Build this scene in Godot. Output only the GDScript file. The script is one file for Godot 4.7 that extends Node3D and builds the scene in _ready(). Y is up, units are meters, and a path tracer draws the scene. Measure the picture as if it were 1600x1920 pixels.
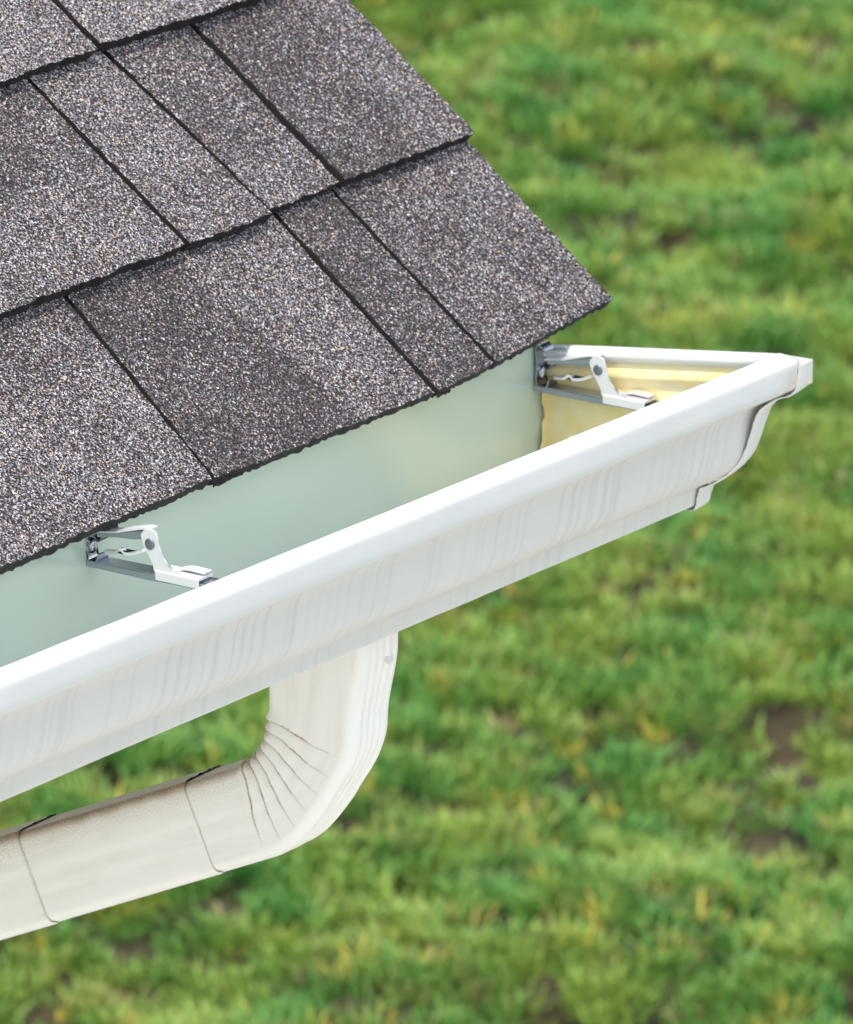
extends Node3D
# A roof corner with laminated shingles, a white gutter with its end cap, two hangers and a downspout, over a lawn.
# x runs along the eave, z outwards from the fascia, y up.

const CAM_AT := Vector3(-3.82, 1.258, 2.382)
const YAW := 57.1
const PITCH := 16.7
const FOCAL := 198.1                      # mm on a 24 mm high frame
const ALONG := Vector3(1, -0.0242, -0.006) # the gutter's own run, a touch out of level
const ROOF := 41.6                        # roof pitch in degrees
const EAVE := Vector3(0, 0.007, 0.007)
const COURSE := 0.127
const GROUND_Y := -3.43
const SLOPE := 0.19

var rng := RandomNumberGenerator.new()
var bump := FastNoiseLite.new()
var cells := FastNoiseLite.new()
var M := {}
var taken := {}

# ---------------------------------------------------------------- helpers

func numbered(called: String) -> String:
	if not taken.has(called):
		taken[called] = 0
		return called
	taken[called] += 1
	return "%s_%03d" % [called, taken[called]]

func thing(called: String, label: String, category: String, at := Vector3.ZERO, group := "") -> Node3D:
	var o := Node3D.new()
	o.name = numbered(called)
	o.position = at
	add_child(o)
	tag(o, label, category, group)
	return o

func tag(o: Node, label: String, category: String, group := "") -> void:
	o.set_meta("label", label)
	o.set_meta("category", category)
	if group != "":
		o.set_meta("group", group)

func part(called: String, mesh: Mesh, material: Material, parent: Node) -> MeshInstance3D:
	var o := MeshInstance3D.new()
	o.name = called
	o.mesh = mesh
	if material:
		o.material_override = material
	o.cast_shadow = GeometryInstance3D.SHADOW_CASTING_SETTING_ON
	parent.add_child(o, true)
	return o

# A sheet through rows of points, smooth within itself; uvs the same way or empty.
func sheet(rows: Array, uvs := [], st: SurfaceTool = null, base := 0) -> SurfaceTool:
	if st == null:
		st = SurfaceTool.new()
		st.begin(Mesh.PRIMITIVE_TRIANGLES)
	var w: int = rows[0].size()
	for j in rows.size():
		for i in w:
			if uvs.size() > 0:
				st.set_uv(uvs[j][i])
			else:
				st.set_uv(Vector2(float(i) / w, float(j) / rows.size()))
			st.add_vertex(rows[j][i])
	for j in rows.size() - 1:
		for i in w - 1:
			var a := base + j * w + i
			st.add_index(a); st.add_index(a + 1); st.add_index(a + w)
			st.add_index(a + 1); st.add_index(a + w + 1); st.add_index(a + w)
	return st

func done(st: SurfaceTool) -> ArrayMesh:
	st.generate_normals()
	return st.commit()

func done_into(mesh: ArrayMesh, st: SurfaceTool) -> ArrayMesh:
	st.generate_normals()
	return st.commit(mesh)

# A plate: outline of (z, y) points, between x0 and x1, with chamfered rims.
func plate(outline: PackedVector2Array, x0: float, x1: float, bevel := 0.0003) -> ArrayMesh:
	var st := SurfaceTool.new()
	st.begin(Mesh.PRIMITIVE_TRIANGLES)
	st.set_smooth_group(-1)
	var inner := outline
	var shrunk := Geometry2D.offset_polygon(outline, -bevel)
	if shrunk.size() == 1 and shrunk[0].size() == outline.size():
		# match each outline point to the nearest point of the shrunk one
		inner = PackedVector2Array()
		for p in outline:
			var best: Vector2 = shrunk[0][0]
			for q in shrunk[0]:
				if q.distance_squared_to(p) < best.distance_squared_to(p):
					best = q
			inner.append(best)
	var tri := Geometry2D.triangulate_polygon(inner)
	for k in range(0, tri.size(), 3):
		for e in [0, 1, 2]:
			var p: Vector2 = inner[tri[k + e]]
			st.add_vertex(Vector3(x0, p.y, p.x))
		for e in [0, 2, 1]:
			var p: Vector2 = inner[tri[k + e]]
			st.add_vertex(Vector3(x1, p.y, p.x))
	var n := outline.size()
	var b := bevel if x1 > x0 else -bevel
	for i in n:
		var j := (i + 1) % n
		var rings := [[inner, x0], [outline, x0 + b], [outline, x1 - b], [inner, x1]]
		for k in 3:
			var a: PackedVector2Array = rings[k][0]
			var c: PackedVector2Array = rings[k + 1][0]
			var p0 := Vector3(rings[k][1], a[i].y, a[i].x)
			var p1 := Vector3(rings[k][1], a[j].y, a[j].x)
			var q0 := Vector3(rings[k + 1][1], c[i].y, c[i].x)
			var q1 := Vector3(rings[k + 1][1], c[j].y, c[j].x)
			for v in [p0, p1, q0, p1, q1, q0]:
				st.add_vertex(v)
	st.generate_normals()
	return st.commit()

# A box with chamfered edges between two corners.
func block(lo: Vector3, hi: Vector3, bevel := 0.002) -> ArrayMesh:
	return plate(PackedVector2Array([Vector2(lo.z, lo.y), Vector2(hi.z, lo.y), Vector2(hi.z, hi.y), Vector2(lo.z, hi.y)]), lo.x, hi.x, bevel)

# A strap that follows (z, y) points, of given thickness, between x0 and x1.
func strap(line: PackedVector2Array, thick: float, x0: float, x1: float) -> ArrayMesh:
	var left := PackedVector2Array()
	var right := PackedVector2Array()
	for i in line.size():
		var d := (line[mini(i + 1, line.size() - 1)] - line[maxi(i - 1, 0)]).normalized()
		var n := Vector2(-d.y, d.x) * thick * 0.5
		left.append(line[i] + n)
		right.append(line[i] - n)
	right.reverse()
	left.append_array(right)
	return plate(left, x0, x1, minf(thick * 0.25, 0.0003))

func smooth_line(points: Array, per := 6) -> PackedVector2Array:
	var out := PackedVector2Array()
	for i in points.size() - 1:
		var p0: Vector2 = points[maxi(i - 1, 0)]
		var p1: Vector2 = points[i]
		var p2: Vector2 = points[i + 1]
		var p3: Vector2 = points[mini(i + 2, points.size() - 1)]
		for k in per:
			out.append(p1.cubic_interpolate(p2, p0, p3, float(k) / per))
	out.append(points[-1])
	return out

func paint(color: Color, rough: float, metal := 0.0) -> StandardMaterial3D:
	var m := StandardMaterial3D.new()
	m.albedo_color = color
	m.roughness = rough
	m.metallic = metal
	return m

func image_texture(bytes: PackedByteArray, w: int, h: int, format := Image.FORMAT_RGB8) -> ImageTexture:
	var im := Image.create_from_data(w, h, false, format, bytes)
	return ImageTexture.create_from_image(im)

# ---------------------------------------------------------------- materials

# Ceramic granules: (how light the blend is, 0..1) at a place of the roof, as the tabs of the photograph are blended.
var blend_noise := FastNoiseLite.new()

func tab_tone(x: float, s: float) -> float:
	var n := blend_noise.get_noise_2d(x * 100.0, s * 100.0)
	var base := 0.5
	if s < 0.131:
		if x < -0.352: base = 0.66 - (0.22 if (s > 0.09 and x > -0.5) else 0.0)
		elif x < -0.148: base = 0.14 if x < -0.235 + 0.25 * (0.07 - s) else 0.56
		elif x < -0.088: base = 0.16
		else: base = 0.34 if x < -0.02 else 0.5
	elif s < 0.257:
		if x < -0.243: base = 0.62 if s < 0.195 else 0.34
		elif x < -0.166: base = 0.66
		elif x < -0.089: base = 0.62 if s < 0.17 else 0.34
		else: base = 0.2 if x < -0.01 else 0.46
	else:
		base = 0.8
	return clampf(base + n * 0.26, 0.0, 1.0)

const DARK_BLEND := [0.38, 0.36, 0.18, 0.05, 0.015, 0.015]
const LIGHT_BLEND := [0.05, 0.10, 0.24, 0.35, 0.14, 0.12]
const GRANULES := [Color(0.225, 0.202, 0.205), Color(0.348, 0.316, 0.320), Color(0.455, 0.428, 0.438), Color(0.588, 0.578, 0.596), Color(0.775, 0.778, 0.800), Color(0.765, 0.655, 0.535)]

func granule_textures() -> Array:
	var w := 2048
	var h := 1024
	var px := 0.0004
	var color := PackedByteArray(); color.resize(w * h * 3)
	var high := PackedByteArray(); high.resize(w * h)
	for i in w * h:
		color[i * 3] = 30; color[i * 3 + 1] = 26; color[i * 3 + 2] = 27
	var pitch := 2.6
	var nx := int(w / pitch)
	var ny := int(h / pitch)
	for gy in ny:
		for gx in nx:
			var cx := (gx + 0.5 + rng.randf_range(-0.48, 0.48)) * pitch
			var cy := (gy + 0.5 + rng.randf_range(-0.48, 0.48)) * pitch
			var x := cx * px
			x = x - 0.8192 if x > 0.06 else x
			var t := tab_tone(x, cy * px)
			var u := rng.randf()
			var c: Color
			# shares of each granule colour go from the dark blend to the light one
			var share := 0.0
			for q in 6:
				share += lerpf(DARK_BLEND[q], LIGHT_BLEND[q], t)
				c = GRANULES[q]
				if u < share:
					break
			var vary := rng.randf_range(0.86, 1.14)
			var r := int(minf(c.r * vary, 1.0) * 255)
			var g := int(minf(c.g * vary, 1.0) * 255)
			var b := int(minf(c.b * vary, 1.0) * 255)
			var rx := rng.randf_range(0.95, 1.75)
			var ry := rng.randf_range(0.95, 1.75)
			var top := rng.randi_range(120, 255)
			for yy in range(int(cy - ry), int(cy + ry) + 1):
				for xx in range(int(cx - rx), int(cx + rx) + 1):
					var dx := (xx + 0.5 - cx) / rx
					var dy := (yy + 0.5 - cy) / ry
					var d := dx * dx + dy * dy
					if d > 1.1:
						continue
					var at := posmod(yy, h) * w + posmod(xx, w)
					var z := int(top * (1.0 - 0.55 * d))
					if z < high[at]:
						continue
					high[at] = z
					color[at * 3] = r
					color[at * 3 + 1] = g
					color[at * 3 + 2] = b
	return [image_texture(color, w, h), image_texture(high, w, h, Image.FORMAT_L8)]

# White paint with drip streaks and the fine dirt lines below the rim and along the bottom crease.
# u runs along the gutter (1.6 m), v round the profile.
func streak_texture() -> ImageTexture:
	var w := 2048
	var h := 256
	var column := PackedFloat32Array(); column.resize(w)
	var lip := PackedFloat32Array(); lip.resize(w)
	var length := PackedFloat32Array(); length.resize(w)
	for i in w:
		length[i] = 1.0
	var x := 0.0
	while x < w:
		x += rng.randf_range(4, 34)
		var n := rng.randi_range(3, 11)
		var sx := x
		for k in n:
			sx += rng.randf_range(5.0, 17.0)
			var wide := rng.randf_range(1.2, 3.0)
			var dark := rng.randf_range(0.12, 0.85)
			for i in range(int(sx - wide * 2), int(sx + wide * 2) + 1):
				var d := absf(i - sx) / wide
				column[posmod(i, w)] += dark * exp(-d * d)
				lip[posmod(i + 9, w)] += dark * exp(-d * d) * (0.9 if k % 2 == 0 else 0.3)
		x = sx
	var grime := FastNoiseLite.new()
	grime.seed = 5
	grime.frequency = 0.02
	var out := PackedByteArray(); out.resize(w * h * 3)
	for j in h:
		var v := (j + 0.5) / h
		for i in w:
			var g := grime.get_noise_2d(i * 0.6, j * 0.8)
			var d := 0.0
			if v > 0.335 and v < 0.80:
				d = column[i] * smoothstep(0.335, 0.40, v) * (0.75 + 0.5 * g)
			elif v >= 0.80:
				d = lip[i] * (0.7 + 0.6 * g)
			var under := exp(-pow((v - 0.345) / 0.022, 2.0)) * (0.8 + 0.8 * g) + exp(-pow((v - 0.805) / 0.010, 2.0)) * (0.7 + 0.8 * g)
			var k := clampf(d * 0.24 + under * 0.26, 0.0, 1.0)
			var at := (j * w + i) * 3
			out[at] = int(lerpf(218, 148, k) + g * 3.0)
			out[at + 1] = int(lerpf(218, 145, k) + g * 3.0)
			out[at + 2] = int(lerpf(216, 140, k) + g * 2.0)
	return image_texture(out, w, h)

# Off-white paint with brown settled dirt. u along the pipe, v round it (0.5 is the upper/inner face).
# amount: how far the deposit runs up, at u 0 and u 1; creases: u of each pleat.
func pipe_texture(amount0: float, amount1: float, creases: Array, seed_: int, cut_end := false) -> ImageTexture:
	var w := 768
	var h := 512
	var fine := FastNoiseLite.new()
	fine.seed = seed_
	fine.frequency = 0.26
	fine.fractal_octaves = 4
	var wide := FastNoiseLite.new()
	wide.seed = seed_ + 9
	wide.frequency = 0.012
	var out := PackedByteArray(); out.resize(w * h * 3)
	for j in h:
		var v := (j + 0.5) / h
		var from_top := absf(v - 0.5)           # 0 at the middle of the upper face
		for i in w:
			var u := (i + 0.5) / w
			var n := fine.get_noise_2d(i, j)
			var s := wide.get_noise_2d(i * 0.25, j * 2.6)
			var edge := 0.116 + 0.007 * wide.get_noise_2d(i * 0.5, 7.0)
			var amount := lerpf(amount0, amount1, smoothstep(0.25, 0.9, u))
			var k := amount * (1.0 - smoothstep(edge - 0.022, edge + 0.022, from_top + 0.022 * n)) * (0.72 + 0.75 * n)
			k += amount * 0.34 * (1.0 - smoothstep(0.13, 0.215, from_top)) * clampf(0.45 + 1.2 * n, 0.0, 1.0)
			k += 0.10 * maxf(s, 0.0) * (0.6 + n)
			for c in creases:
				var near: float = absf(u - c + 0.004 * s)
				k += 0.85 * exp(-pow(near / 0.0035, 2.0)) * (1.0 - smoothstep(0.22, 0.38, from_top)) * (0.7 + 0.9 * n)
			if cut_end:
				k += 0.28 * exp(-pow(u / 0.004, 2.0)) * (0.6 + 0.8 * n)
			k = clampf(k, 0.0, 1.0)
			var at := (j * w + i) * 3
			out[at] = int(lerpf(247, 112, k))
			out[at + 1] = int(lerpf(245, 84, k))
			out[at + 2] = int(lerpf(239, 54, k))
	return image_texture(out, w, h)

func speckle_texture(a: Color, b: Color, seed_: int, freq: float) -> NoiseTexture2D:
	var n := FastNoiseLite.new()
	n.seed = seed_
	n.frequency = freq
	n.fractal_octaves = 5
	var g := Gradient.new()
	g.set_color(0, a)
	g.set_color(1, b)
	g.set_offset(0, 0.25)
	g.set_offset(1, 0.75)
	var t := NoiseTexture2D.new()
	t.width = 512
	t.height = 512
	t.seamless = true
	t.noise = n
	t.color_ramp = g
	return t

func make_materials() -> void:
	blend_noise.seed = 21
	blend_noise.frequency = 0.16
	blend_noise.fractal_octaves = 3
	var g := granule_textures()
	var sh := StandardMaterial3D.new()
	sh.albedo_texture = g[0]
	sh.heightmap_enabled = true
	sh.heightmap_texture = g[1]
	sh.heightmap_scale = 0.11
	sh.roughness = 0.78
	sh.metallic_specular = 0.3
	M.shingle = sh
	M.asphalt = paint(Color8(30, 27, 28), 0.9)
	var fr := StandardMaterial3D.new()
	fr.albedo_texture = streak_texture()
	fr.roughness = 0.46
	M.gutter_front = fr
	M.white = paint(Color8(218, 218, 216), 0.46)
	M.wash = paint(Color8(188, 200, 186), 0.17)
	M.wash.clearcoat_enabled = true
	M.wash.clearcoat = 0.8
	M.wash.clearcoat_roughness = 0.12
	var cr := StandardMaterial3D.new()
	cr.albedo_texture = speckle_texture(Color8(244, 222, 158), Color8(246, 232, 186), 4, 0.01)
	cr.roughness = 0.4
	cr.uv1_triplanar = true
	cr.uv1_scale = Vector3(9, 9, 9)
	M.cream = cr
	M.metal = paint(Color8(176, 181, 192), 0.26, 0.95)
	M.bright = paint(Color8(222, 222, 225), 0.36, 0.32)
	M.steel = paint(Color8(176, 178, 184), 0.22, 1.0)
	M.rivet = paint(Color8(128, 130, 142), 0.4, 0.8)
	M.wood = paint(Color8(196, 196, 190), 0.6)
	var siding := StandardMaterial3D.new()
	siding.albedo_texture = speckle_texture(Color8(235, 232, 225), Color8(239, 236, 229), 6, 0.02)
	siding.uv1_triplanar = true
	siding.roughness = 0.7
	M.siding = siding
	var soil := StandardMaterial3D.new()
	soil.albedo_texture = speckle_texture(Color8(38, 38, 24), Color8(82, 70, 50), 8, 0.012)
	soil.uv1_triplanar = true
	soil.uv1_world_triplanar = true
	soil.uv1_scale = Vector3(1.1, 1.1, 1.1)
	soil.roughness = 0.95
	M.soil = soil
	var con := StandardMaterial3D.new()
	con.albedo_texture = speckle_texture(Color8(216, 211, 200), Color8(230, 225, 214), 18, 0.02)
	con.uv1_triplanar = true
	con.roughness = 0.85
	M.fill_concrete = con
	var gr := StandardMaterial3D.new()
	gr.vertex_color_use_as_albedo = true
	gr.roughness = 0.55
	gr.backlight = Color(0.16, 0.16, 0.1)
	gr.cull_mode = BaseMaterial3D.CULL_DISABLED
	M.grass = gr

# ---------------------------------------------------------------- roof

func on_roof(x: float, s: float, lift: float) -> Vector3:
	var a := deg_to_rad(ROOF)
	return EAVE + Vector3(x, s * sin(a) + lift * cos(a), -s * cos(a) + lift * sin(a))

# One shingle tab. Corners run (left, right) at its lower edge and at the line where the next course covers it.
func shingle(xl0: float, xr0: float, xl1: float, xr1: float, sl: float, sr: float, thick: float, lift: float, fine: bool, shift: Vector2, ragged_right: float) -> ArrayMesh:
	var step := 0.0028 if fine else 0.02
	var nx := maxi(3, int((xr0 - xl0) / step))
	var reach := COURSE + 0.024
	var ns := maxi(3, int(reach / (0.0056 if fine else 0.03)))
	var rough := 0.0007 if fine else 0.0
	var top := []
	var uvs := []
	var bottom_edge := PackedVector3Array()
	var wobble := FastNoiseLite.new()
	wobble.seed = int(absf(xl0) * 1000.0) + 3
	wobble.frequency = 9.0
	for j in ns + 1:
		var row := PackedVector3Array()
		var uv := PackedVector2Array()
		var t := float(j) / ns
		for i in nx + 1:
			var f := float(i) / nx
			var s0 := lerpf(sl, sr, f)
			var x := lerpf(lerpf(xl0, xr0, f), lerpf(xl1, xr1, f), t * reach / COURSE)
			var s := s0 + t * reach
			if i == 0 or i == nx:
				x += rng.randf_range(-rough, rough) * (1.0 if i == 0 else ragged_right)
			if j == 0:
				s += rng.randf_range(-rough, rough) + 0.0012 * wobble.get_noise_2d(x * 3.0, 1.0)
			var h := (lift + 0.0030) * (1.0 - t * reach / COURSE * 0.70) + 0.0006 * wobble.get_noise_2d(x, s)
			row.append(on_roof(x, s, h))
			uv.append(Vector2(x + shift.x, s + shift.y) / Vector2(0.8192, 0.4096))
		top.append(row)
		uvs.append(uv)
	# thickness: left side, lower edge and right side folded down by thick
	var st := SurfaceTool.new()
	st.begin(Mesh.PRIMITIVE_TRIANGLES)
	sheet(top, uvs, st, 0)
	var down := on_roof(0, 0, -thick) - on_roof(0, 0, 0)
	var rim := PackedVector3Array()
	var rim_uv := PackedVector2Array()
	for j in range(ns, -1, -1):
		rim.append(top[j][0]); rim_uv.append(uvs[j][0])
	for i in range(1, nx + 1):
		rim.append(top[0][i]); rim_uv.append(uvs[0][i])
	for j in range(1, ns + 1):
		rim.append(top[j][nx]); rim_uv.append(uvs[j][nx])
	var low := PackedVector3Array()
	var low_uv := PackedVector2Array()
	for i in rim.size():
		low.append(rim[i] + down * rng.randf_range(1.4, 1.5))
		low_uv.append(rim_uv[i] + Vector2(0.0, -0.004))
	var mesh := done(st)
	mesh.surface_set_material(0, M.shingle)
	mesh = done_into(mesh, sheet([rim, low], [rim_uv, low_uv]))
	mesh.surface_set_material(1, M.asphalt)
	return mesh

func make_roof(house: Node3D) -> void:
	var x_end := 0.0435
	# deck: what shows, dark, in the joints
	var ridge_s := 1.72
	var deck_rows := []
	for s in [0.022, ridge_s]:
		deck_rows.append(PackedVector3Array([on_roof(-3.0, s, 0.0003), on_roof(x_end - 0.02, s, 0.0003)]))
	var low_rows := []
	for s in [0.022, ridge_s]:
		low_rows.append(PackedVector3Array([on_roof(-3.0, s, -0.012), on_roof(x_end - 0.02, s, -0.012)]))
	var st := sheet(deck_rows)
	sheet(low_rows, [], st, 4)
	sheet([deck_rows[0], low_rows[0]], [], st, 8)
	sheet([PackedVector3Array([deck_rows[0][1], deck_rows[1][1]]), PackedVector3Array([low_rows[0][1], low_rows[1][1]])], [], st, 12)
	# the far slope, down from the ridge
	var r := on_roof(0, ridge_s, 0.0)
	var far := PackedVector3Array([Vector3(-3.0, EAVE.y, 2.0 * r.z), Vector3(x_end, EAVE.y, 2.0 * r.z)])
	sheet([PackedVector3Array([on_roof(-3.0, ridge_s, 0.0003), on_roof(x_end - 0.02, ridge_s, 0.0003)]), far], [], st, 16)
	part("starter_strip", done(sheet([PackedVector3Array([on_roof(-3.0, 0.0065, 0.0001), on_roof(x_end - 0.006, 0.0125, 0.0001)]), PackedVector3Array([on_roof(-3.0, 0.030, 0.0006), on_roof(x_end - 0.006, 0.030, 0.0006)])])), M.asphalt, house)
	var roof := part("roof", done(st), M.asphalt, house)
	# ends of the under layer that stick out below the lowest course
	for q in [[-0.354, -0.326, 0.0022], [-0.143, -0.129, -0.0006]]:
		var lip := []
		for f in [[q[2], 0.0034], [q[2] + 0.0006, 0.0046], [0.03, 0.0030]]:
			var row := PackedVector3Array()
			for k in 11:
				row.append(on_roof(lerpf(q[0], q[1], k / 10.0), f[0] + (rng.randf_range(-0.0006, 0.0006) if f[0] < 0.02 else 0.0), f[1]))
			lip.append(row)
		part("under_layer", done(sheet(lip)), M.asphalt, roof)
	# tabs of the courses the photograph shows: [x left low, x right low, x left high, x right high, s left, s right, thickness, lift]
	var g := 0.0023
	var seen := [
		[-0.560, -0.357 - g, -0.552, -0.3455 - g, 0.0040, 0.0045, 0.0062, 0.0080],
		[-0.357 + g, -0.1481 - g, -0.3455 + g, -0.1473 - g, 0.0042, 0.0010, 0.0050, 0.0066],
		[-0.1481 + g, -0.0867 - g, -0.1473 + g, -0.0898 - g * 0.8, 0.0006, 0.0028, 0.0048, 0.0068],
		[-0.0867 + g, 0.0446, -0.0898 + g * 0.8, 0.0450, 0.0028, 0.0110, 0.0052, 0.0062],
		[-0.470, -0.2406 - g, -0.476, -0.2454 - g, 0.1338, 0.1326, 0.0062, 0.0082],
		[-0.2406 + g, -0.1584 - g * 0.75, -0.2454 + g, -0.173 - g, 0.1322, 0.1318, 0.0060, 0.0076],
		[-0.1584 + g * 0.75, -0.0865 - g, -0.173 + g, -0.0921 - g, 0.1352, 0.1352, 0.0040, 0.0058],
		[-0.0865 + g, 0.0454, -0.0921 + g, 0.0425, 0.1346, 0.1340, 0.0060, 0.0074],
		[-0.380, -0.1857 - g, -0.385, -0.1915 - g, 0.2585, 0.2590, 0.0060, 0.0082],
		[-0.1857 + g, -0.030 - g, -0.1915 + g, -0.026, 0.2605, 0.2560, 0.0064, 0.0084],
		[-0.030 + g, 0.0425, -0.026 + g * 2, 0.042, 0.2570, 0.2570, 0.0054, 0.0070],
		[-0.260, -0.105, -0.263, -0.108, 0.3850, 0.3850, 0.0058, 0.0078],
		[-0.102, 0.0425, -0.105, 0.042, 0.3850, 0.3850, 0.0058, 0.0074],
	]
	for t in seen:
		part("shingle", shingle(t[0], t[1], t[2], t[3], t[4], t[5], t[6], t[7], true, Vector2.ZERO, 0.8), null, roof)
	# the same courses go on to the left, and more courses up to the ridge
	var starts := [-0.563, -0.473, -0.383, -0.263]
	for c in 13:
		var s := 0.004 + COURSE * 1.005 * c
		var x: float = starts[c] if c < 4 else x_end
		while x > -1.5:
			var w: float = rng.randf_range(0.07, 0.20)
			part("shingle", shingle(x - w, x, x - w, x, s, s, 0.0055, rng.randf_range(0.0062, 0.0082), false, Vector2(rng.randf(), rng.randf()), 0.0), null, roof)
			x -= w + 0.0028

func make_house() -> void:
	var house := thing("house", "small gable-end house with weathered gray-brown laminated shingle roof", "house")
	make_roof(house)
	part("fascia", block(Vector3(-3.0, -0.066, -0.034), Vector3(0.0, 0.004, -0.014), 0.002), M.wood, house)
	part("soffit", block(Vector3(-3.0, -0.072, -0.51), Vector3(0.0, -0.067, -0.014), 0.001), M.wood, house)
	for k in 18:
		var y := -0.073 - 0.15 * k
		part("siding_board", block(Vector3(-2.9, y - 0.1495, -0.53), Vector3(-0.06, y, -0.512), 0.003), M.siding, house)
	part("gable_wall", block(Vector3(-0.08, -3.0, -2.0), Vector3(-0.062, -0.073, -0.531), 0.002), M.siding, house)
	# the gable itself, under the roof
	var tri := PackedVector2Array([Vector2(-0.12, -0.065), Vector2(-1.279, 0.97), Vector2(-2.45, -0.065)])
	part("gable", plate(tri, -0.08, -0.062, 0.001), M.siding, house)

# ---------------------------------------------------------------- gutter

func gutter_at(p: Vector2, x: float) -> Vector3:      # p is (z, y) at x 0
	return Vector3(0, p.y, p.x) + ALONG * x

var FRONT := [Vector2(0.1372, 0.0040), Vector2(0.1374, 0.0150), Vector2(0.1380, 0.0192), Vector2(0.1398, 0.0205), Vector2(0.1440, 0.0198), Vector2(0.1482, 0.0190), Vector2(0.1502, 0.0179), Vector2(0.1509, 0.0158),
	Vector2(0.1510, 0.0110), Vector2(0.1509, 0.0055), Vector2(0.1502, 0.0030), Vector2(0.1478, 0.0004), Vector2(0.1412, -0.0018), Vector2(0.1350, -0.0048), Vector2(0.1304, -0.0096), Vector2(0.1278, -0.0160), Vector2(0.1266, -0.0236),
	Vector2(0.1254, -0.0312), Vector2(0.1230, -0.0390), Vector2(0.1176, -0.0464), Vector2(0.1092, -0.0526), Vector2(0.1018, -0.0563), Vector2(0.0974, -0.0582), Vector2(0.0957, -0.0602), Vector2(0.0947, -0.0650), Vector2(0.0937, -0.0704), Vector2(0.0905, -0.0716)]

func extrude(line: PackedVector2Array, x0: float, x1: float, n: int, ripple := 0.0) -> ArrayMesh:
	var total := 0.0
	var lengths := [0.0]
	for i in range(1, line.size()):
		total += line[i].distance_to(line[i - 1])
		lengths.append(total)
	var wave := FastNoiseLite.new()
	wave.seed = 12
	wave.frequency = 1.0
	var rows := []
	var uvs := []
	for k in n + 1:
		var x := lerpf(x0, x1, float(k) / n)
		var row := PackedVector3Array()
		var uv := PackedVector2Array()
		for i in line.size():
			var p := gutter_at(line[i], x)
			p.z += ripple * wave.get_noise_2d(x * 9.0, lengths[i] * 12.0)
			row.append(p)
			uv.append(Vector2(-x / 1.6, lengths[i] / total))
		rows.append(row)
		uvs.append(uv)
	return done(sheet(rows, uvs))

func make_gutter() -> void:
	var t := thing("gutter", "white aluminum ogee gutter with faint gray drip streaks below the shingles", "gutter")
	var x0 := -2.6
	part("front_panel", extrude(smooth_line(FRONT, 5), x0, -0.0005, 160, 0.0006), M.gutter_front, t)
	# inner faces are pale green, a touch darker than the outer white
	var back := part("back_panel", extrude(PackedVector2Array([Vector2(-0.0118, 0.006), Vector2(-0.0118, -0.064), Vector2(-0.0105, -0.0675), Vector2(-0.007, -0.0690)]), x0, -0.001, 120, 0.0012), M.wash, t)
	back.set_meta("label", "pale green inner face of the gutter back")
	part("bottom_panel", extrude(PackedVector2Array([Vector2(-0.007, -0.0690), Vector2(0.089, -0.0700)]), x0, -0.001, 40), M.wash, t)
	var liner := PackedVector2Array()
	for k in range(8, 24):
		liner.append(FRONT[k] + Vector2(-0.0014, 0.0010))
	part("front_liner", extrude(liner, x0, -0.004, 40), M.wash, t)
	part("outer_bottom", extrude(PackedVector2Array([Vector2(0.0905, -0.0716), Vector2(-0.012, -0.0716), Vector2(-0.0132, -0.070), Vector2(-0.0132, 0.006)]), x0, -0.001, 30), M.white, t)
	make_end_cap(t)

# The flange that laps the outside of the gutter's end, (z, y).
var FLANGE := [Vector2(0.1592, 0.0192), Vector2(0.1585, 0.0120), Vector2(0.1572, 0.0062), Vector2(0.1530, 0.0020), Vector2(0.1471, 0.0001), Vector2(0.1403, -0.0041), Vector2(0.1345, -0.0090), Vector2(0.1311, -0.0155), Vector2(0.1288, -0.0235), Vector2(0.1261, -0.0315), Vector2(0.1223, -0.0395),
	Vector2(0.1173, -0.0455), Vector2(0.1113, -0.0510), Vector2(0.1028, -0.0565), Vector2(0.0978, -0.0587), Vector2(0.0965, -0.0615), Vector2(0.0955, -0.0655), Vector2(0.0947, -0.0703), Vector2(0.0918, -0.0727), Vector2(0.0793, -0.0730)]

func cap_bottom(z: float) -> float:
	if z < 0.09:
		return -0.0735
	var best := -0.0735
	for i in range(2, FLANGE.size() - 1):
		var a: Vector2 = FLANGE[i]
		var b: Vector2 = FLANGE[i + 1]
		if z <= a.x and z >= b.x:
			return lerpf(a.y, b.y, (a.x - z) / maxf(a.x - b.x, 1e-6))
	return 0.0062 if z > 0.157 else best

func cap_top(z: float) -> float:
	return lerpf(0.0022, 0.0195, clampf((z + 0.0144) / 0.1514, 0.0, 1.0))

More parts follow.
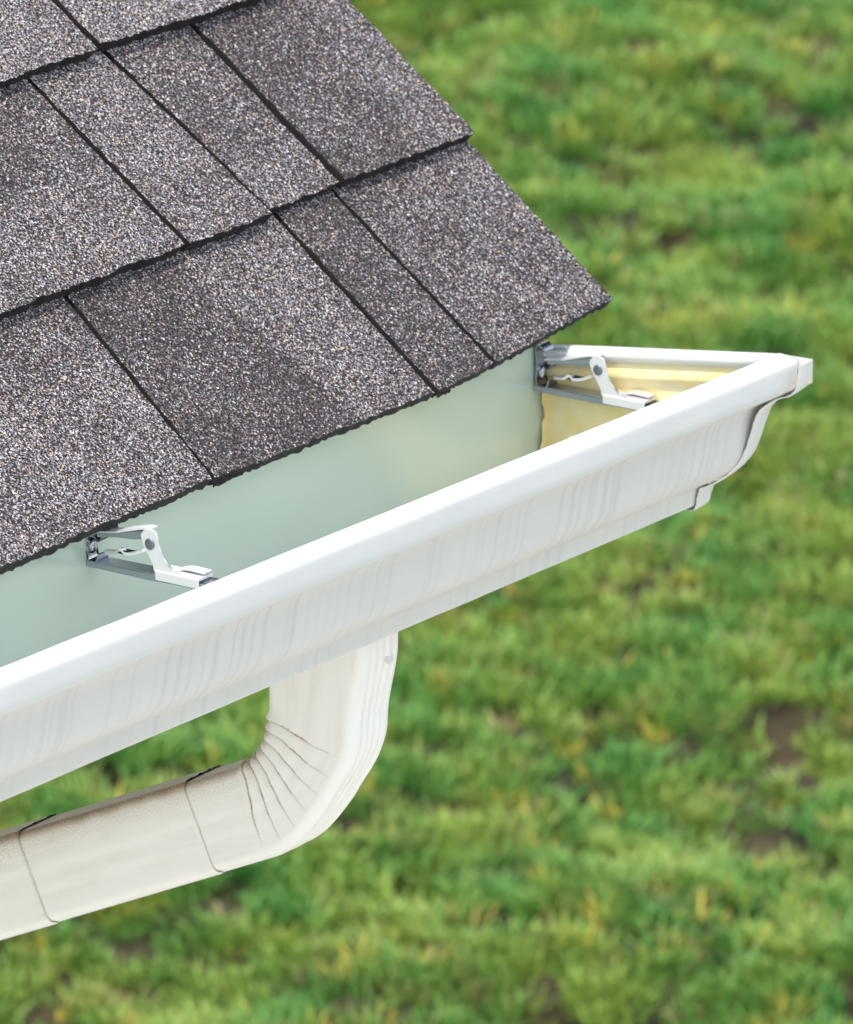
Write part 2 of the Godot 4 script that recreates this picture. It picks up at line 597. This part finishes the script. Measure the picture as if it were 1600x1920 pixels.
func make_end_cap(t: Node3D) -> void:
	# pressed plate: rolled bead along its top, a raised band below it, then the flat field
	var depth := [[0.0, 0.0006], [0.0006, -0.0022], [0.0016, -0.0042], [0.0030, -0.0052], [0.0046, -0.0052], [0.0062, -0.0042], [0.0076, -0.0022], [0.0082, -0.0004], [0.0088, -0.0002], [0.0100, -0.0010], [0.0130, -0.0026],
		[0.0160, -0.0032], [0.0172, -0.0026], [0.0182, -0.0006], [0.0200, 0.0006], [0.026, 0.0008], [0.034, 0.0002], [0.05, 0.0008], [0.07, 0.0008], [0.1, 0.0008]]
	var bead := []
	var field := []
	for k in 49:
		var z := lerpf(-0.0135, 0.1588, k / 48.0)
		var a := PackedVector3Array()
		var b := PackedVector3Array()
		var top := cap_top(z)
		var low := cap_bottom(minf(z + 0.0045, 0.157)) + (0.003 if z < 0.09 else 0.0)
		var fade := 1.0 - smoothstep(0.112, 0.138, z)     # the pressing runs out before the rim
		for i in depth.size():
			var x: float = lerpf(0.0006, depth[i][1], fade)
			var p := Vector3(x, maxf(top - depth[i][0], low), z)
			if i <= 8:
				a.append(p)
			if i >= 8:
				b.append(p)
		bead.append(a)
		field.append(b)
	var cap := part("end_cap", done(sheet(field)), M.cream, t)
	cap.set_meta("label", "yellow-cream inner face of the pressed end cap")
	part("rolled_edge", done(sheet(bead)), M.white, cap)
	# outer face
	var outer := []
	for k in 41:
		var z := lerpf(-0.0135, 0.1590, k / 40.0)
		outer.append(PackedVector3Array([Vector3(0.0022, cap_top(z), z), Vector3(0.0022, cap_bottom(z), z)]))
	part("outer_face", done(sheet(outer)), M.white, cap)
	# flange, a little sprung off the gutter
	var line := smooth_line(FLANGE, 5)
	var rows := []
	var wave := FastNoiseLite.new()
	wave.seed = 31
	wave.frequency = 20.0
	for r in [[0.0022, 0.0], [-0.004, 0.0004], [-0.0128, 0.0007], [-0.0138, 0.0003]]:
		var row := PackedVector3Array()
		for i in line.size():
			var d := (line[mini(i + 1, line.size() - 1)] - line[maxi(i - 1, 0)]).normalized()
			var n := Vector2(-d.y, d.x) * -1.0
			if n.x < 0 and n.y > 0:
				n = -n
			var f := float(i) / line.size()
			var spring: float = r[1] * (1.0 + 1.5 * sin(f * PI))
			var p := line[i] + n * spring
			row.append(Vector3(r[0] + 0.0008 * wave.get_noise_1d(f * 2.0) * (1.0 if r[0] < -0.01 else 0.0), p.y, p.x))
		rows.append(row)
	part("flange", done(sheet(rows)), M.white, cap)
	# the tab folded against the back
	var tab := []
	for k in 17:
		var y := lerpf(0.001, -0.068, k / 16.0)
		tab.append(PackedVector3Array([Vector3(0.0008, y, -0.0104), Vector3(-0.003 - 0.0014 * sin(k * 1.1) - (0.002 if k > 9 else 0.0), y, -0.0100 + 0.001 * sin(k * 1.7))]))
	part("back_tab", done(sheet(tab)), M.cream, cap)

# ---------------------------------------------------------------- hangers

func disc(radius: float, height: float, at: Vector3) -> ArrayMesh:
	var rows := []
	for p in [[0.0, 1.0], [0.55, 1.0], [0.85, 0.75], [1.0, 0.35], [1.0, 0.0]]:
		var row := PackedVector3Array()
		for k in 25:
			var a := TAU * k / 24.0
			row.append(at + Vector3(-height * p[1], sin(a) * radius * p[0], cos(a) * radius * p[0]))
		rows.append(row)
	return done(sheet(rows))

# z, y as read off the photograph; x 0 is the side face of the bar that looks along the gutter
func make_hanger(label: String, at: Vector3) -> Node3D:
	var t := thing("gutter_hanger", label, "gutter hanger", at, "metal hangers across the gutter")
	t.scale.x = 0.6
	# the flat bar from back to front rim: a channel with turned-down sides
	part("cross_bar", strap(smooth_line([Vector2(-0.0105, -0.0185), Vector2(0.03, -0.0188), Vector2(0.062, -0.0192), Vector2(0.10, -0.016), Vector2(0.122, -0.006), Vector2(0.134, 0.002)], 5), 0.0012, 0.0004, 0.0186), M.metal, t)
	part("bar_side", plate(PackedVector2Array([Vector2(-0.0110, -0.0182), Vector2(0.064, -0.0188), Vector2(0.064, -0.0222), Vector2(0.03, -0.0222), Vector2(-0.0110, -0.0212)]), 0.0, 0.0011), M.metal, t)
	part("bar_side", plate(PackedVector2Array([Vector2(-0.0110, -0.0182), Vector2(0.064, -0.0188), Vector2(0.064, -0.0222), Vector2(-0.0110, -0.0212)]), 0.0176, 0.0187), M.metal, t)
	# sleeve clipped over the bar
	part("sleeve", strap(PackedVector2Array([Vector2(0.0345, -0.0166), Vector2(0.048, -0.0168), Vector2(0.0615, -0.0170)]), 0.0011, -0.0010, 0.0200), M.bright, t)
	part("sleeve_side", plate(PackedVector2Array([Vector2(0.0345, -0.0162), Vector2(0.0615, -0.0166), Vector2(0.0618, -0.0214), Vector2(0.0350, -0.0210)]), -0.0018, -0.0006), M.bright, t)
	part("sleeve_lip", strap(smooth_line([Vector2(0.044, -0.0160), Vector2(0.050, -0.0146), Vector2(0.061, -0.0150)], 4), 0.0010, 0.009, 0.0198), M.bright, t)
	# the upright strut with its pin
	var strut := part("strut", plate(smooth_line([Vector2(0.0254, 0.0010), Vector2(0.0268, 0.0034), Vector2(0.0290, 0.0046), Vector2(0.0335, 0.0042), Vector2(0.0352, 0.0012), Vector2(0.0366, -0.0042), Vector2(0.0402, -0.0106), Vector2(0.0450, -0.0146), Vector2(0.0520, -0.0160),
		Vector2(0.0520, -0.0172), Vector2(0.0350, -0.0172), Vector2(0.0326, -0.0132), Vector2(0.0292, -0.0076), Vector2(0.0268, -0.0034), Vector2(0.0254, 0.0010)], 4).slice(0, -1), 0.0002, 0.0022, 0.0004), M.bright, t)
	part("pin", disc(0.0030, 0.0014, Vector3(0.0002, -0.0028, 0.0310)), M.rivet, strut)
	# the arm that runs back to the clip
	part("arm", strap(smooth_line([Vector2(-0.004, -0.0022), Vector2(0.008, -0.0004), Vector2(0.018, 0.0024), Vector2(0.0265, 0.0044), Vector2(0.0305, 0.0044)], 5), 0.0010, 0.0008, 0.0130), M.bright, t)
	part("arm_side", plate(PackedVector2Array([Vector2(-0.002, -0.0022), Vector2(0.010, -0.0004), Vector2(0.026, 0.0036), Vector2(0.0254, -0.0030), Vector2(0.016, -0.0046), Vector2(-0.002, -0.0058)]), 0.0118, 0.0128), M.metal, t)
	part("arm_side", plate(PackedVector2Array([Vector2(-0.002, -0.0026), Vector2(0.010, -0.0008), Vector2(0.027, 0.0032), Vector2(0.0254, 0.0006), Vector2(0.014, -0.0022), Vector2(-0.002, -0.0046)]), 0.0006, 0.0016), M.metal, t)
	# spring hook inside
	part("spring_hook", strap(smooth_line([Vector2(0.000, -0.0130), Vector2(0.006, -0.0124), Vector2(0.010, -0.0102), Vector2(0.0125, -0.0118), Vector2(0.018, -0.0110), Vector2(0.024, -0.0084)], 5), 0.0016, 0.0060, 0.0110), M.bright, t)
	# clip curled over the back
	part("back_clip", strap(smooth_line([Vector2(-0.0040, 0.0020), Vector2(-0.0075, 0.0052), Vector2(-0.0096, 0.0030), Vector2(-0.0092, -0.0060), Vector2(-0.0096, -0.0140), Vector2(-0.0078, -0.0186), Vector2(-0.0030, -0.0180), Vector2(-0.0014, -0.0138)], 6), 0.0010, 0.0010, 0.0170), M.steel, t)
	part("clip_lug", plate(smooth_line([Vector2(-0.0086, 0.0010), Vector2(-0.0020, 0.0022), Vector2(0.0052, 0.0046), Vector2(0.0052, -0.0024), Vector2(-0.0010, -0.0060), Vector2(-0.0080, -0.0100), Vector2(-0.0086, 0.0010)], 3).slice(0, -1), 0.0130, 0.0142), M.steel, t)
	var screw := part("screw", disc(0.0042, 0.0030, Vector3.ZERO), M.steel, t)
	screw.position = Vector3(0.0075, -0.0110, -0.0088)
	screw.rotation.y = PI / 2
	return t

# ---------------------------------------------------------------- downspout

# One point round the section: q 0..1, half sizes in x and across; returns (x, across), with ribs on the faces.
func section(q: float, hx: float, hw: float, rib: float) -> Vector2:
	var r := 0.0058
	var sx := 2.0 * (hx - r)
	var sw := 2.0 * (hw - r)
	var arc := PI * r / 2.0
	var total := 2.0 * sx + 2.0 * sw + 4.0 * arc
	var d := fposmod(q, 1.0) * total
	d -= sx / 2.0
	# starts at the middle of the outer face (across = +hw), goes towards -x, round over the inner face and back
	if d < 0.0:
		return Vector2(-(d + sx / 2.0), hw + rib * cos((d + sx / 2.0) / sx * TAU * 4.5))
	if d < arc:
		var a := d / arc * PI / 2.0
		return Vector2(-(hx - r) - r * sin(a), (hw - r) + r * cos(a))
	d -= arc
	if d < sw:
		var f := d / sw
		return Vector2(-hx - 0.00022 * sin(f * PI * 7.0) * sin(f * PI), (hw - r) - d)
	d -= sw
	if d < arc:
		var a := d / arc * PI / 2.0
		return Vector2(-(hx - r) - r * cos(a), -(hw - r) - r * sin(a))
	d -= arc
	if d < sx:
		return Vector2(-(hx - r) + d, -hw)
	d -= sx
	if d < arc:
		var a := d / arc * PI / 2.0
		return Vector2((hx - r) + r * sin(a), -(hw - r) - r * cos(a))
	d -= arc
	if d < sw:
		return Vector2(hx, -(hw - r) + d)
	d -= sw
	if d < arc:
		var a := d / arc * PI / 2.0
		return Vector2((hx - r) + r * cos(a), (hw - r) + r * sin(a))
	d -= arc
	return Vector2((hx - r) - (d - 0.0), hw + rib * cos(((hx - r) - d) / sx * TAU * 4.5))

const SPOUT_X := -0.292
const RING := 120

func spout_ring(mid: Vector2, across: Vector2, hx: float, hw: float, rib: float, swell := 0.0, gather := 0.0) -> PackedVector3Array:
	var row := PackedVector3Array()
	for k in RING + 1:
		var p := section(float(k) / RING, hx, hw, rib)
		var inner := smoothstep(-0.95, 0.65, -p.y / hw)        # pleats gather on the inner side
		var m := 1.0 + swell * inner
		var c := mid + across * (p.y - swell * inner * 0.026)
		# pleats sweep back along the bend as they near its inner side
		c += Vector2(across.y, -across.x) * (-gather * inner * inner)
		row.append(Vector3(SPOUT_X + p.x * m, c.y, c.x))
	return row

func make_downspout() -> void:
	var t := thing("downspout", "cream-white ribbed downspout elbowing back under the gutter, brown dirt on top", "downspout")
	var turn := 66.0
	var o := Vector2(-0.023, -0.126)            # centre of the bend, (z, y)
	var ri := 0.034
	var hx := 0.0195
	var rows := []
	var uvs := []
	var path := 0.0
	var creases := []
	var stops := []                             # [mid, across, half width, swell, step]
	for k in 12:
		var y := lerpf(-0.066, o.y, k / 12.0)
		var hw0 := lerpf(0.0305, 0.0272, smoothstep(0.25, 1.0, k / 12.0))
		stops.append([Vector2(o.x + ri + hw0, y), Vector2(1, 0), hw0, 0.0, 0.005, 0.006 * smoothstep(0.4, 1.0, k / 12.0)])
	var pleats := 7
	for p in pleats:
		for k in 13:
			var f := (p + k / 12.0) / pleats
			if k == 0 and p > 0:
				f += 0.0006
			var a := deg_to_rad(turn * f)
			var rad := Vector2(cos(a), -sin(a))
			var hw := lerpf(0.0272, 0.0236, smoothstep(0.0, 0.45, f)) + 0.0018 * smoothstep(0.55, 1.0, f)
			# each pleat laps over the next: it swells to its end, then drops
			var swell := 0.085 * pow(k / 12.0, 1.5)
			stops.append([o + rad * (ri + hw), rad, hw, swell, deg_to_rad(turn / pleats / 12.0) * (ri + hw), 0.006])
			if k == 12:
				creases.append(stops.size() - 1)
	var out_dir := Vector2(-cos(deg_to_rad(90.0 - turn)), -sin(deg_to_rad(90.0 - turn)))
	var a_end := deg_to_rad(turn)
	var rad_end := Vector2(cos(a_end), -sin(a_end))
	var end_mid := o + rad_end * (ri + 0.0254)
	for k in range(1, 9):
		stops.append([end_mid + out_dir * 0.006 * k, rad_end, 0.0254, 0.0, 0.006, 0.006 * (1.0 - smoothstep(0.0, 5.0, float(k)))])
	var lengths := []
	for s in stops:
		path += s[4]
		lengths.append(path)
	for i in stops.size():
		var s: Array = stops[i]
		rows.append(spout_ring(s[0], s[1], hx, s[2], 0.0015, s[3], s[5]))
		var uv := PackedVector2Array()
		for k in RING + 1:
			uv.append(Vector2(lengths[i] / path, float(k) / RING))
		uvs.append(uv)
	var crease_u := []
	for c in creases:
		crease_u.append(lengths[c] / path)
	var em := StandardMaterial3D.new()
	em.albedo_texture = pipe_texture(0.0, 0.75, crease_u, 40)
	em.roughness = 0.42
	var elbow := part("elbow", done(sheet(rows, uvs)), em, t)
	elbow.set_meta("label", "pleated elbow with brown dirt in its creases")
	# straight lengths, each sleeved over the one before
	var pm := StandardMaterial3D.new()
	pm.albedo_texture = pipe_texture(0.95, 1.0, [], 60, true)
	pm.roughness = 0.42
	var runs := [[0.036, 0.162, 0.0004, 0.0007], [0.155, 0.47, 0.0014, 0.0014]]
	for r in runs:
		var rr := []
		var ru := []
		var n := 40
		var wave := FastNoiseLite.new()
		wave.seed = int(r[0] * 1000.0)
		wave.frequency = 6.0
		for k in n + 1:
			var d: float = lerpf(r[0], r[1], float(k) / n)
			var grow: float = r[3]
			var row := spout_ring(end_mid + out_dir * d, rad_end, hx + grow * 0.6, 0.0254 + grow, 0.0013)
			if k < 2:
				# the cut end is sprung and uneven, most of all along the top
				for i in row.size():
					var q := float(i) / RING
					var topness := 1.0 - smoothstep(0.05, 0.13, absf(q - 0.5))
					var lift: float = topness * (0.0003 + 0.0018 * maxf(0.0, wave.get_noise_1d(q * 5.0))) * (1.0 if k == 0 else 0.3)
					row[i] += Vector3(0, 1, 0.4) * lift
					row[i] += Vector3(0, out_dir.y, out_dir.x) * (0.0005 * wave.get_noise_1d(q * 14.0))
			rr.append(row)
			var uv := PackedVector2Array()
			for i in RING + 1:
				uv.append(Vector2(float(k) / n, float(i) / RING))
			ru.append(uv)
		part("pipe_length", done(sheet(rr, ru)), pm, t)
	# lower elbow and the leader down the wall, past the frame
	var wall_z := -0.475
	var tip := end_mid + out_dir * 0.465
	var leader := []
	for k in 9:
		var a := deg_to_rad(turn * (1.0 - k / 8.0))
		var rad := Vector2(cos(a), -sin(a))
		leader.append(spout_ring(tip + Vector2(-0.012 * k * 0.25, -0.012 * k), rad, hx + 0.0018, 0.0282, 0.0011))
	leader.append(spout_ring(tip + Vector2(-0.024, -2.05), Vector2(1, 0), hx + 0.0018, 0.0282, 0.0011))
	part("leader_pipe", done(sheet(leader)), M.white, t)
	var screw := part("screw", disc(0.0030, 0.0016, Vector3.ZERO), M.white, t)
	screw.position = Vector3(SPOUT_X + 0.007, -0.0890, 0.0715)
	screw.rotation.y = PI / 2

# ---------------------------------------------------------------- ground and grass

var AHEAD := Vector3.ZERO     # level direction of the view
var ASIDE := Vector3.ZERO

func rise(a: float) -> float:
	if a > 15.0:
		return SLOPE * (15.0 + 12.0 * (1.0 - exp(-(a - 15.0) / 12.0)))
	if a < -1.0:
		return SLOPE * (-1.0 - 4.0 * (1.0 - exp((a + 1.0) / 4.0)))
	return SLOPE * a

func ground_at(a: float, l: float) -> Vector3:
	var p := Vector3(CAM_AT.x, GROUND_Y, CAM_AT.z) + AHEAD * a + ASIDE * l
	p.y += rise(a) + 0.092 * (hummock(a, l) - 0.75)
	return p

# Rounded hummocks with narrow hollows between them; about 1 on top, 0 in a hollow.
func hummock(a: float, l: float) -> float:
	var wa := a + 0.05 * bump.get_noise_2d(a * 90.0, l * 90.0 + 50.0)
	var wl := l + 0.06 * bump.get_noise_2d(a * 90.0 + 70.0, l * 90.0)
	var d := cells.get_noise_2d(wa * 100.0, wl * 62.0) + 1.0      # 1 well inside a hummock, 0 on the line between two
	return smoothstep(0.04, 0.26, d) * (0.72 + 0.5 * bump.get_noise_2d(a * 40.0, l * 40.0))

func make_ground() -> void:
	var rows := []
	var aa := []
	var v := -60.0
	while v < 700.0:
		aa.append(v)
		if v >= 7.0 and v < 13.5: v += 0.06
		elif v >= -6.0 and v < 20.0: v += 0.4
		else: v += maxf(2.0, absf(v) * 0.15)
	var ll := []
	v = -500.0
	while v < 500.0:
		ll.append(v)
		if absf(v) < 2.2: v += 0.06
		elif absf(v) < 8.0: v += 0.4
		else: v += maxf(0.8, absf(v) * 0.12)
	for a in aa:
		var row := PackedVector3Array()
		for l in ll:
			row.append(ground_at(a, l))
		rows.append(row)
	var g := part("ground", done(sheet(rows)), M.soil, self)
	g.set_meta("kind", "structure")
	g.set_meta("label", "brown soil and thatch under the grass")
	g.set_meta("category", "ground")

func make_fill_patio() -> void:  # unseen pale slabs, added to bounce sunlight up under the gutter
	var deck := thing("fill_patio", "unseen pale paving added to bounce fill light up at the downspout", "paving")
	deck.remove_meta("category")
	deck.remove_meta("label")
	deck.set_meta("kind", "structure")
	for i in 13:
		for j in 6:
			var a0 := -8.5 + 1.15 * i
			var l0 := -4.2 + 1.15 * j
			var rows := []
			for f in [0.0, 1.0]:
				var row := PackedVector3Array()
				for e in [0.0, 1.0]:
					var p: Vector3 = Vector3(CAM_AT.x, GROUND_Y, CAM_AT.z) + AHEAD * (a0 + 1.14 * e) + ASIDE * (l0 + 1.14 * f)
					p.y += rise(a0 + 1.14 * e) + 0.05
					row.append(p)
				rows.append(row)
			var st := sheet(rows)
			var low := []
			for r in rows:
				var q := PackedVector3Array()
				for p in r:
					q.append(p - Vector3(0, 0.12, 0))
				low.append(q)
			sheet([rows[0], low[0]], [], st, 4)
			sheet([rows[1], low[1]], [], st, 8)
			sheet([PackedVector3Array([rows[0][0], rows[1][0]]), PackedVector3Array([low[0][0], low[1][0]])], [], st, 12)
			sheet([PackedVector3Array([rows[0][1], rows[1][1]]), PackedVector3Array([low[0][1], low[1][1]])], [], st, 16)
			part("fill_slab", done(st), M.fill_concrete, deck)

func tuft(blades: int, spread: float, seed_: int) -> ArrayMesh:
	var r := RandomNumberGenerator.new()
	r.seed = seed_
	var st := SurfaceTool.new()
	st.begin(Mesh.PRIMITIVE_TRIANGLES)
	for b in blades:
		var around := r.randf() * TAU
		var root := Vector3(cos(around), 0, sin(around)) * spread * sqrt(r.randf())
		var out := Vector3(cos(around + r.randf_range(-0.8, 0.8)), 0, sin(around + r.randf_range(-0.8, 0.8)))
		var length := r.randf_range(0.014, 0.031)
		var lean := r.randf_range(0.10, 0.75)
		var curl := r.randf_range(0.2, 1.1)
		var wide := r.randf_range(0.0010, 0.0018)
		var side := out.cross(Vector3.UP).rotated(Vector3.UP, r.randf_range(-0.7, 0.7)).normalized()
		var c := Color(r.randf_range(0.85, 1.1), r.randf_range(0.9, 1.08), r.randf_range(0.7, 1.1))
		if r.randf() < 0.10:
			c = Color(1.75, 1.12, 1.3)
		var p := root
		var prev := []
		for k in 5:
			var f := k / 4.0
			var w := wide * (1.0 - pow(f, 2.2)) + 0.0001
			var ang := lean + curl * f
			var here := [p - side * w, p + side * w]
			if k > 0:
				for q in [prev[0], prev[1], here[0], prev[1], here[1], here[0]]:
					st.set_color(c)
					st.add_vertex(q)
			prev = here
			p += (Vector3.UP * cos(ang) + out * sin(ang)) * length / 4.0
	st.generate_normals()
	return st.commit()

func make_grass() -> void:
	var lawn := Node3D.new()
	lawn.name = "lawn_grass"
	add_child(lawn)
	tag(lawn, "uneven sunlit green lawn grass with yellowed and bare patches", "grass")
	lawn.set_meta("kind", "stuff")
	var clump := FastNoiseLite.new(); clump.seed = 3; clump.frequency = 0.105; clump.fractal_octaves = 2
	var patch := FastNoiseLite.new(); patch.seed = 14; patch.frequency = 0.03; patch.fractal_octaves = 3
	var hue := FastNoiseLite.new(); hue.seed = 77; hue.frequency = 0.05; hue.fractal_octaves = 3
	var kinds := 5
	var places := []
	var tints := []
	for k in kinds:
		places.append([])
		tints.append([])
	# fine lawn where the camera looks, looser round it
	for zone in [[7.0, 13.6, -1.9, 1.9, 0.0145, 1.0], [-2.0, 24.0, -8.0, 8.0, 0.06, 2.2]]:
		var a: float = zone[0]
		while a < zone[1]:
			var l: float = zone[2]
			while l < zone[3]:
				var pa: float = a + rng.randf_range(-0.5, 0.5) * zone[4]
				var pl: float = l + rng.randf_range(-0.5, 0.5) * zone[4]
				l += zone[4]
				if zone[5] > 1.0 and pa > 7.0 and pa < 13.6 and absf(pl) < 1.9:
					continue
				var hum := hummock(pa, pl)
				var n := clump.get_noise_2d(pa * 100.0, pl * 75.0) * 0.5 + (hum - 0.40) * 1.5
				var w := patch.get_noise_2d(pa * 100.0, pl * 100.0)
				var full := smoothstep(-0.40, 0.05, n + 0.12 * w)
				if rng.randf() > 0.50 + 0.50 * full:
					continue
				var size: float = (0.46 + 0.66 * full + rng.randf_range(-0.12, 0.16)) * zone[5]
				var at := ground_at(pa, pl)
				if pa < 6.6 and pl > -4.4 and pl < 2.9:
					continue
				# keep the lawn out of the house
				if at.x < 0.0 and at.x > -3.0 and at.z < -0.5 and at.z > -2.1:
					continue
				var yellowing := clampf(0.5 + 0.95 * hue.get_noise_2d(pa * 100.0, pl * 100.0) + rng.randf_range(-0.2, 0.2), 0.0, 1.0)
				var green := Color(0.080, 0.255, 0.048).lerp(Color(0.275, 0.385, 0.066), yellowing)
				if rng.randf() < 0.035:
					green = Color(0.55, 0.46, 0.07)
				if rng.randf() < 0.08 + 0.14 * (1.0 - full):
					green = green.lerp(Color(0.36, 0.27, 0.12), rng.randf_range(0.4, 0.9))
				var basis := Basis(Vector3.UP, rng.randf() * TAU) * Basis(Vector3.RIGHT, rng.randf_range(-0.18, 0.18))
				var k := rng.randi() % kinds
				places[k].append(Transform3D(basis.scaled(Vector3(1.0, 1.0, 1.0) * size), at - Vector3(0, 0.002, 0)))
				tints[k].append(green)
			a += zone[4]
	for k in kinds:
		var mm := MultiMesh.new()
		mm.transform_format = MultiMesh.TRANSFORM_3D
		mm.use_colors = true
		mm.mesh = tuft(15, 0.012, 100 + k)
		mm.instance_count = places[k].size()
		for i in places[k].size():
			mm.set_instance_transform(i, places[k][i])
			mm.set_instance_color(i, tints[k][i])
		var o := MultiMeshInstance3D.new()
		o.name = "grass_tufts"
		o.multimesh = mm
		o.material_override = M.grass
		o.set_meta("kind", "stuff")
		lawn.add_child(o, true)
	print("tufts ", places[0].size() * kinds)

# ---------------------------------------------------------------- scene

func _ready() -> void:
	rng.seed = 7
	# camera
	var cam := Camera3D.new()
	cam.name = "camera"
	add_child(cam)
	cam.position = CAM_AT
	cam.rotation = Vector3(-deg_to_rad(PITCH), -deg_to_rad(YAW), 0)
	cam.near = 0.05
	cam.far = 2000.0
	var lens := CameraAttributesPhysical.new()
	lens.frustum_focal_length = FOCAL
	lens.frustum_focus_distance = 4.32
	lens.frustum_near = 0.05
	lens.frustum_far = 2000.0
	lens.exposure_aperture = 17.0
	cam.attributes = lens
	cam.current = true
	print("fov ", cam.fov)
	# sky
	var env := Environment.new()
	env.background_mode = Environment.BG_SKY
	var sm := ProceduralSkyMaterial.new()
	sm.sky_top_color = Color8(196, 208, 226)
	sm.sky_horizon_color = Color8(236, 238, 240)
	sm.sky_curve = 0.14
	sm.ground_horizon_color = Color8(150, 165, 120)
	sm.ground_bottom_color = Color8(80, 100, 50)
	sm.sun_angle_max = 20.0
	var sky := Sky.new()
	sky.sky_material = sm
	env.sky = sky
	env.background_energy_multiplier = 1.3
	env.tonemap_mode = Environment.TONE_MAPPER_LINEAR
	env.tonemap_exposure = 1.82
	env.sdfgi_enabled = true
	env.ssao_enabled = true
	env.ssil_enabled = true
	var world := WorldEnvironment.new()
	world.name = "world"
	world.environment = env
	add_child(world)
	# sun: near noon, high, a little from the left along the gutter
	var sun := DirectionalLight3D.new()
	sun.name = "sun"
	add_child(sun)
	var to_sun := Vector3(-0.50, 1.0, 0.07).normalized()
	sun.look_at_from_position(to_sun * 10.0, Vector3.ZERO, Vector3.UP)
	sun.light_energy = 0.6
	sun.light_color = Color(1.0, 0.945, 0.85)
	sun.light_angular_distance = 0.53
	sun.shadow_enabled = true

	AHEAD = Vector3(sin(deg_to_rad(YAW)), 0, -cos(deg_to_rad(YAW)))
	ASIDE = Vector3(cos(deg_to_rad(YAW)), 0, sin(deg_to_rad(YAW)))
	bump.seed = 2
	bump.frequency = 0.045
	bump.fractal_octaves = 2
	cells.seed = 6
	cells.noise_type = FastNoiseLite.TYPE_CELLULAR
	cells.cellular_return_type = FastNoiseLite.RETURN_DISTANCE2_SUB
	cells.cellular_jitter = 1.0
	cells.frequency = 0.10

	make_materials()
	make_ground()
	make_fill_patio()
	make_house()
	make_gutter()
	var slope_y := -ALONG.y
	make_hanger("metal gutter hanger beside the cream end cap", Vector3(-0.0124, 0.0, 0.0))
	make_hanger("metal gutter hanger half tucked under the shingles, away from the end cap", Vector3(-0.4449, 0.4325 * slope_y, 0.0))
	make_downspout()
	make_grass()
